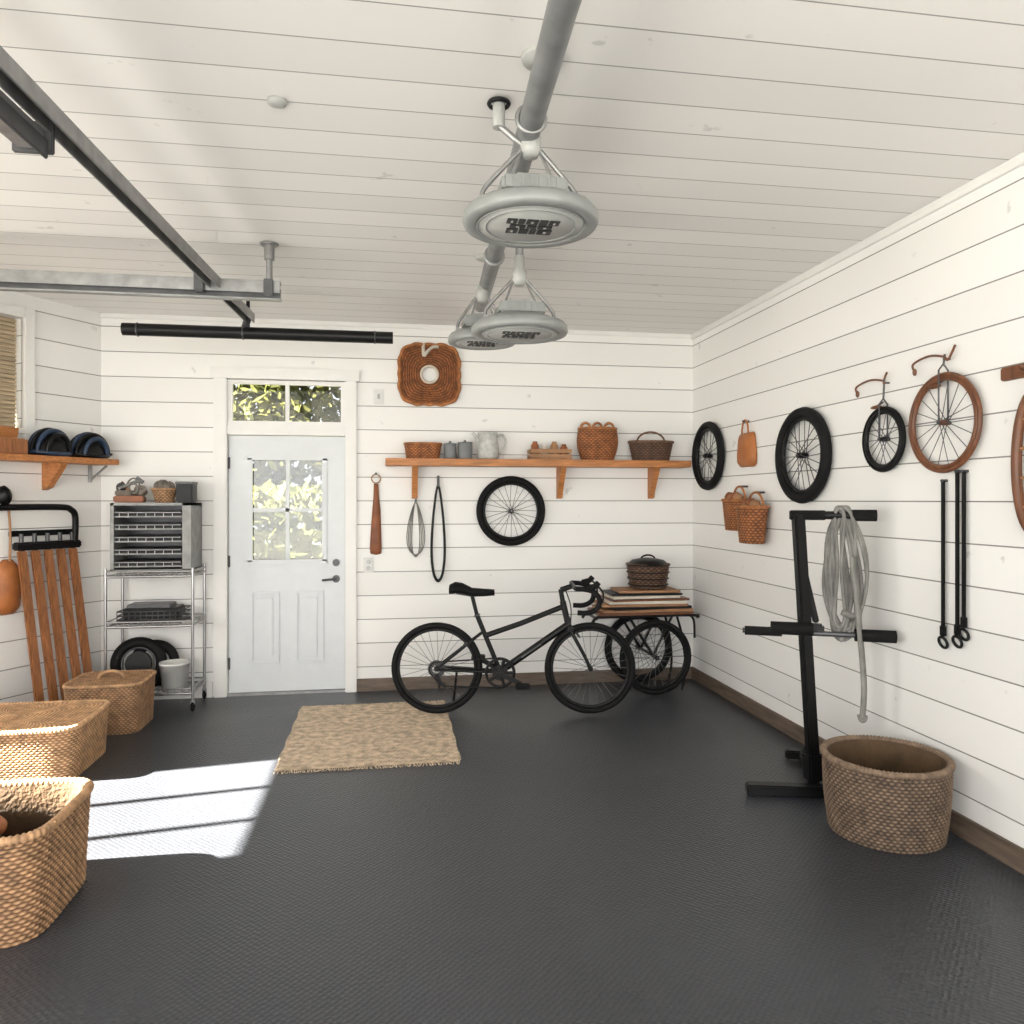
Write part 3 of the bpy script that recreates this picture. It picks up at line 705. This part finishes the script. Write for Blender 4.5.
# ------------------------------------------------------------ left: shelf, tools, cart
b=B('wooden_corner_shelf'); Lbox(b,.04,1.45,.001,.25,1.79,1.83,OAK,.004)
for s_ in (.42,1.0):
    p=[Lw(s_,.001,1.79),Lw(s_,.21,1.79),Lw(s_,.19,1.755),Lw(s_,.06,1.62),Lw(s_,.001,1.60)]
    b.prism(p,LD*.045,OAK)
b.beam(Lw(.10,.012,1.79),Lw(.10,.012,1.66),.03,.012,STEEL); b.beam(Lw(.10,.02,1.68),Lw(.10,.19,1.782),.02,.012,STEEL)
b.done()
Lang=math.atan2(-LD.y,-LD.x)
def helmet(s,off,z,ang,shell,rib,k=1.):
    b=B('bicycle_helmet'); a_,c_,h_=.145*k,.10*k,.165*k
    vs=[];fs=[];n=32;K=10
    for i in range(K+1):
        ph=pi/2*i/K
        for j in range(n):
            t=2*pi*j/n; vs.append((a_*.93*math.sin(ph)*math.cos(t),c_*.93*math.sin(ph)*math.sin(t),.014+h_*.90*math.cos(ph)))
    for i in range(K):
        for j in range(n): fs.append([i*n+j,(i+1)*n+j,(i+1)*n+(j+1)%n,i*n+(j+1)%n])
    fs.append([K*n+j for j in range(n)]); b.add(vs,fs,BLACK,True)
    b.tube([(a_*math.cos(2*pi*i/40),c_*math.sin(2*pi*i/40),.022+.006*math.cos(4*pi*i/40)) for i in range(40)],.014,rib,n=8,closed=True)
    for j in range(-2,3):
        f=j/2.6; cy=c_*f; sc_=math.sqrt(max(.05,1-f*f))
        P=[(a_*sc_*math.cos(pi*i/18)*1.02,cy*(1+.12*math.sin(pi*i/18)),.022+h_*sc_**.6*math.sin(pi*i/18)) for i in range(19)]
        b.tube(P,[.012+.006*math.sin(pi*i/18) for i in range(19)],shell if j%2==0 else rib,n=8)
    b.tube(smooth_path([(a_*.95,-c_*.3,.035),(a_*1.20,-c_*.2,.040),(a_*1.25,0,.042),(a_*1.20,c_*.2,.040),(a_*.95,c_*.3,.035)]),.010,rib,n=8)
    b.done(tuple(Lw(s,off,z)),ang)
helmet(.20,.135,1.8305,Lang,DBLUE,BLACK,.95); helmet(.50,.14,1.8305,Lang+.12,BLACK,DBLUE,.98)
b=B('wooden_box')
bx=Lw(.82,.135,1.831)
Rz=math.atan2(LD.y,LD.x)
b.box((0,0,.05),(.24,.15,.10),CHEST,bev=.004); b.box((0,-.02,.125),(.22,.012,.12),OAK,rot=Matrix.Rotation(-.25,3,'X'),bev=.004); b.box((0,-.0,.098),(.20,.14,.014),TAN)
b.done(tuple(bx),Rz)
b=B('tool_rack')
b.tube(smooth_path([Lw(1.2,.05,1.47),Lw(.8,.10,1.48),Lw(.42,.12,1.48),Lw(.33,.12,1.46),Lw(.29,.11,1.40),Lw(.28,.09,1.22)]),.022,BLACK,n=10)
b.beam(Lw(.24,.075,1.215),Lw(.70,.075,1.215),.08,.055,BLACK,.01)
b.cyl(Lw(.7,0,1.48),Lw(.7,.11,1.48),.012,BLACK); b.cyl(Lw(.40,0,1.48),Lw(.40,.12,1.48),.012,BLACK)
b.beam(Lw(.24,.012,1.30),Lw(.70,.012,1.30),.02,.04,BLACK)
for i in range(5):
    s0=.295+.092*i
    b.beam(Lw(s0,.30+.01*(i%2),.012),Lw(s0,.085,1.19),.035,.060,CHEST,.010,up=tuple(LD))
    b.cyl(Lw(s0,.085,1.18),Lw(s0,.082,1.30),.014,DSTEEL)
b.done()
b=B('hanging_leather_pouch')
b.cyl(Lw(.76,0,1.60),Lw(.76,.07,1.60),.012,BLACK); b.ell(Lw(.78,.08,1.56),(.05,.05,.06),BLACK,noise=.1)
b.tube(smooth_path([Lw(.75,.06,1.60),Lw(.72,.055,1.35),Lw(.72,.05,1.12)]),.008,TAN)
b.pillow(Lw(.71,.005,0),-LD,(0,0,1),LN,[(-.08,.80),(-.09,.95),(-.075,1.08),(-.03,1.13),(.03,1.13),(.075,1.08),(.09,.95),(.08,.80),(.04,.755),(-.04,.755)],.07,TERRA)
b.done()
b=B('metal_utility_cart'); x0,x1,y0,y1=-2.0,-1.41,5.80,6.15
for x in (x0,x1):
    for y in (y0,y1):
        b.tube([(x,y,.07),(x,y,1.04)],.011,CHROME,n=10); b.torus((x,y,.035),(1,0,0),.024,.011,RUBBER,n=20,k=8); b.box((x,y,.065),(.03,.02,.03),STEEL,bev=.003)
for z in (.13,.62,.98):
    for y in (y0,y1): b.tube([(x0,y,z),(x1,y,z)],.009,CHROME); b.tube([(x0,y,z+.035),(x1,y,z+.035)],.006,CHROME)
    for x in (x0,x1): b.tube([(x,y0,z),(x,y1,z)],.009,CHROME); b.tube([(x,y0,z+.035),(x,y1,z+.035)],.006,CHROME)
    for i in range(17): x=x0+(x1-x0)*(i+.5)/17; b.tube([(x,y0,z),(x,y1,z)],.003,CHROME,n=5)
    for i in range(12): x=x0+(x1-x0)*(i+.5)/12; b.tube([(x,y0,z),(x,y0,z+.035)],.003,CHROME,n=5)
b.bb(x0+.02,x1-.02,y0+.03,y1,1.018,1.028,GSTEEL); b.bb(x0+.02,x1-.02,y0+.03,y1,1.49,1.51,GSTEEL)
b.bb(x0+.02,x0+.045,y0+.03,y1,1.02,1.51,GSTEEL); b.bb(x1-.08,x1-.02,y0+.03,y1,1.02,1.51,GSTEEL); b.bb(x0+.02,x1-.02,y1-.01,y1,1.02,1.51,DSTEEL)
for i in range(5):
    z=1.045+i*.09
    b.bb(x0+.05,x1-.09,y0+.05,y1-.02,z,z+.045,BLACK,.004); b.bb(x0+.045,x1-.08,y0+.035,y0+.045,z,z+.010,GSTEEL,.003)
    b.tube([(x0+.05,y0+.03,z+.035),(x1-.09,y0+.03,z+.035)],.004,CHROME)
    for q in range(7): xx=x0+.08+.06*q; b.tube([(xx,y0+.038,z),(xx,y0+.038,z+.035)],.0025,CHROME,n=5)
b.done()
b=B('wire_tray'); b.bb(-.24,.20,-.13,.13,0,.012,DSTEEL,.003)
for z in (.03,.06,.09):
    b.tube([(-.24,-.13,z),(.20,-.13,z),(.20,.13,z),(-.24,.13,z)],.005,DSTEEL,closed=True,n=6)
for i in range(12): x=-.24+.04*i; b.tube([(x,-.13,.0),(x,-.13,.09)],.003,DSTEEL,n=5)
b.box((-.02,0,.07),(.38,.22,.08),BLACK,bev=.01); b.box((-.04,0,.12),(.30,.18,.03),DSTEEL,bev=.006); b.done((-1.70,5.98,.633))
b=B('spare_tyre')
b.torus((0,0,.19),(.1,-1,.12),.155,.038,RUBBER,n=48,k=12); b.torus((0,0,.19),(.1,-1,.12),.115,.008,DSTEEL,n=40,k=6)
b.torus((.09,.07,.175),(.1,-1,.12),.14,.034,RUBBER,n=48,k=12); b.cyl((0,-.02,.19),(0,.02,.185),.09,BLACK); b.done((-1.83,5.97,.135))
b=B('white_bucket'); b.lathe([(0,0),(.085,0),(.10,.19),(.106,.19),(.106,.205),(.096,.205),(.08,.01),(0,.01)],(0,0,0),PLAST,28)
b.tube(arc((0,0,.19),(1,0,0),(0,-.6,-.5),.105,0,pi,14,.09),.003,STEEL,n=6); b.done((-1.56,5.90,.138))
b=B('pine_cone_bowl'); 
b.basket(0,0,0,.085,.08,.10,HONEYD,pw=2,bot=.7,rows=8,strands=30,amp=.005,rim=.008)
for i in range(7): a=i*.9; b.ell((.045*math.cos(a),.045*math.sin(a),.11+.01*(i%3)),(.03,.03,.035),STONE,noise=.15)
b.done((-1.65,5.97,1.511))
b=B('small_tool_pile')
b.box((-.03,0,.025),(.20,.15,.05),DTERRA,rot=Matrix.Rotation(.15,3,'Z'),bev=.008)
b.box((-.05,.01,.07),(.13,.12,.04),STONE,rot=Matrix.Rotation(-.3,3,'Z'),bev=.008)
b.ell((.045,.0,.085),(.045,.045,.04),STONE,noise=.14); b.ell((-.09,.0,.115),(.035,.04,.03),DSTEEL,noise=.14)
b.tube([(-.09,-.06,.10),(.02,.02,.16)],.012,STEEL); b.box((.03,.025,.165),(.06,.03,.03),DSTEEL,rot=Matrix.Rotation(.6,3,'Y'),bev=.004)
b.tube([(-.02,-.05,.09),(-.10,.05,.15)],.009,TAN); b.torus((.01,-.05,.105),(.3,1,.2),.035,.008,ROPE,n=28,k=6)
b.tube(arc((-.01,0,.09),(1,0,0),(0,.2,1),.05,0,pi,10,.09),.006,STONE); b.done((-1.86,5.97,1.511))
b=B('black_storage_tin'); b.box((0,0,.075),(.12,.14,.15),BLACK,bev=.01); b.box((0,0,.145),(.126,.146,.02),DSTEEL,bev=.004); b.done((-1.495,5.97,1.511))

# ------------------------------------------------------------ ceiling: pipe, lamps, rails
b=B('ceiling_pipe')
b.tube([(.40,.2,2.83),(.45,1.96,2.83),(.585,4.95,2.80)],.042,GRAYP,n=24)
b.torus((.475,2.55,2.83),(.05,1,0),.046,.010,STEEL); b.torus((.54,3.95,2.81),(.05,1,0),.046,.010,STEEL)
for (x,y) in ((.482,2.39),(.56,4.4)): b.cyl((x,y,2.80),(x,y,H-.012),.012,STEEL); b.lathe([(0,0),(.07,0),(.065,-.014),(0,-.016)],(x,y,H),LENS,24)
b.done()
def lamp(x,y,z,R,top,side=0):
    b=B('pendant_light')
    b.lathe([(0,.004),(R*.80,.004),(R*.82,0),(R*.97,.0),(R,.012),(R*.99,.035),(R*.93,.052),(R*.80,.062),(R*.60,.085),(R*.5,.09),(0,.09)],(0,0,0),LAMPG,56)
    b.lathe([(0,-.001),(R*.78,-.001),(R*.79,.006)],(0,0,0),LENS,56)
    for r_ in (.66,.79): b.torus((0,0,-.001),(0,0,1),R*r_,.003,LAMPG,n=48,k=6)
    for j,row in enumerate([(.035,.022,.040,.028,.035),(.055,.033,.05),(.040,.033,.022,.05)]):
        tot=sum(row)+.006*(len(row)-1); xx=-tot/2
        hh=.042 if j!=1 else .026; yy=(-.052,-.006,.040)[j]
        for wd in row:
            b.box((xx+wd/2,yy,-.003),(wd,hh,.004),LAMPL)
            if wd>.033: b.box((xx+wd/2,yy,-.0055),(wd*.2,hh*.35,.002),LENS)
            xx+=wd+.006
    b.box((0,0,.115),(.23,.20,.06),LAMPG,bev=.012); b.box((0,0,.152),(.13,.12,.03),STEEL,bev=.008)
    for k in range(6): b.box((-.075+.03*k,-.102,.115),(.006,.01,.045),LAMPG)
    ht=.29
    for s_ in (-1,1):
        b.tube(smooth_path([(s_*R*.70,0,.055),(s_*R*.72,0,.10),(s_*R*.62,0,.145),(s_*.035,0,ht-.02)]),.009,STEEL)
        b.box((s_*R*.70,0,.07),(.03,.04,.04),STEEL,bev=.006)
        b.tube([(s_*R*.45,-.05,.07),(s_*.03,0,ht-.02)],.006,STEEL)
    b.lathe([(0,ht-.045),(.026,ht-.045),(.036,ht-.02),(.036,ht+.02),(.026,ht+.03),(.026,min(ht+.10,top-z)),(0,min(ht+.10,top-z))],(0,0,0),LENS,24)
    b.cyl((0,0,ht),(0,0,top-z),.020,STEEL)
    if side:
        b.cyl((side,.02,ht+.06),(side,.02,H-z-.01),.022,LENS); b.torus((side,.02,H-z-.02),(0,0,1),.035,.008,BLACK,n=24,k=6)
        b.tube([(side,.02,ht+.07),(side*.5,.01,ht+.02),(0,0,ht-.02)],.012,STEEL)
    return b.done((x,y,z))
lamp(.49,2.64,2.495,.240,2.80,-.11); lamp(.635,3.72,2.35,.240,2.78); lamp(.535,4.45,2.45,.20,2.79)
b=B('smoke_detector'); b.lathe([(0,0),(.035,0),(.033,-.012),(.015,-.018),(0,-.018)],(-.396,2.80,H),LENS,24); b.done()

b=B('garage_door_track')
b.beam((-1.13,.8,2.74),(-.90,5.16,2.74),.05,.012,DSTEEL,.002)
b.beam((-1.155,.8,2.715),(-.925,5.16,2.715),.008,.06,STEEL,.002); b.beam((-1.105,.8,2.715),(-.875,5.16,2.715),.008,.06,STEEL,.002)
b.beam((-1.22,.6,2.66),(-1.115,2.60,2.665),.085,.06,STEEL,.006); b.beam((-1.17,.6,2.63),(-1.07,2.60,2.635),.012,.06,DSTEEL,.003)
b.box((-1.112,2.61,2.675),(.12,.02,.10),DSTEEL,bev=.004)
b.beam((-3.15,4.38,2.735),(-.60,4.38,2.735),.06,.014,STEEL,.002)
b.beam((-3.15,4.35,2.70),(-.60,4.35,2.70),.008,.055,STEEL,.002); b.beam((-3.15,4.40,2.65),(-.60,4.40,2.65),.05,.016,STEEL,.002)
b.beam((-3.15,4.375,2.675),(-.60,4.375,2.675),.008,.05,DSTEEL,.002)
for x in (-.66,-2.6):
    b.cyl((x,4.37,2.66),(x,4.37,H),.018,STEEL); b.cyl((x,4.37,H-.09),(x,4.37,H),.028,STEEL); b.lathe([(0,0),(.05,0),(.045,-.012),(0,-.014)],(x,4.37,H),STEEL,20)
b.box((-.66,4.335,2.70),(.05,.02,.09),DSTEEL,bev=.004); b.box((-1.02,4.36,2.72),(.05,.10,.12),DSTEEL,bev=.005)
b.cyl((-1.05,2.0,2.74),(-1.05,2.0,H),.010,DSTEEL)
b.beam((-.90,5.15,2.75),(-.95,5.20,2.63),.04,.03,DSTEEL,.004)
b.tube([(-1.69,5.2,2.625),(.02,5.2,2.625)],.040,BLACK,n=24)
for x in (-1.6,-.95,-.1): b.torus((x,5.2,2.625),(1,0,0),.041,.005,DSTEEL,n=30,k=6)
b.tube([(-.92,5.2,2.66),(-.92,5.2,H)],.012,BLACK)
b.done()

# ------------------------------------------------------------ lights
def area(name,loc,target,sx,sy,power,col=(1,1,1),spread=None):
    l=bpy.data.lights.new(name,'AREA'); l.shape='RECTANGLE'; l.size=sx; l.size_y=sy; l.energy=power; l.color=col
    if spread: l.spread=spread
    o=bpy.data.objects.new(name,l); sc.collection.objects.link(o); o.location=loc
    o.rotation_euler=(V(target)-V(loc)).to_track_quat('-Z','Y').to_euler(); return o
area('garage_opening_light',(-.3,YF+.05,1.45),(-.3,6,1.45),5.0,2.3,190,(1,.985,.965))
area('side_fill_light',(XL+.06,-.35,1.65),(2.5,1.6,1.6),3.2,1.45,98,(1,.975,.94))  # added fill lamp inside the invented side window, aimed at the right wall
area('near_window_light',(XL+.05,3.66,1.48),(2.5,3.9,1.6),1.2,1.4,26,(1,.95,.88))
sun=bpy.data.lights.new('sun','SUN'); sun.energy=160; sun.angle=.014; sun.color=(1,.93,.82)
so=bpy.data.objects.new('sun',sun); sc.collection.objects.link(so); so.location=(-10,-1,9)
so.rotation_euler=V((1,.15,-.8)).to_track_quat('-Z','Y').to_euler()
w=bpy.data.worlds.new('sky'); sc.world=w; w.use_nodes=True
bg=w.node_tree.nodes['Background']; bg.inputs[0].default_value=(.90,.95,1,1); bg.inputs[1].default_value=1.3

sc.view_settings.view_transform='Standard'
# ------------------------------------------------------------ camera
cam=bpy.data.cameras.new('camera'); cam.lens=26.72; cam.sensor_width=36; cam.shift_y=-12/1024; cam.clip_start=.05
co=bpy.data.objects.new('camera',cam); sc.collection.objects.link(co); co.location=(0,0,1.53)
co.rotation_euler=(pi/2,0,-math.radians(9.12)); sc.camera=co
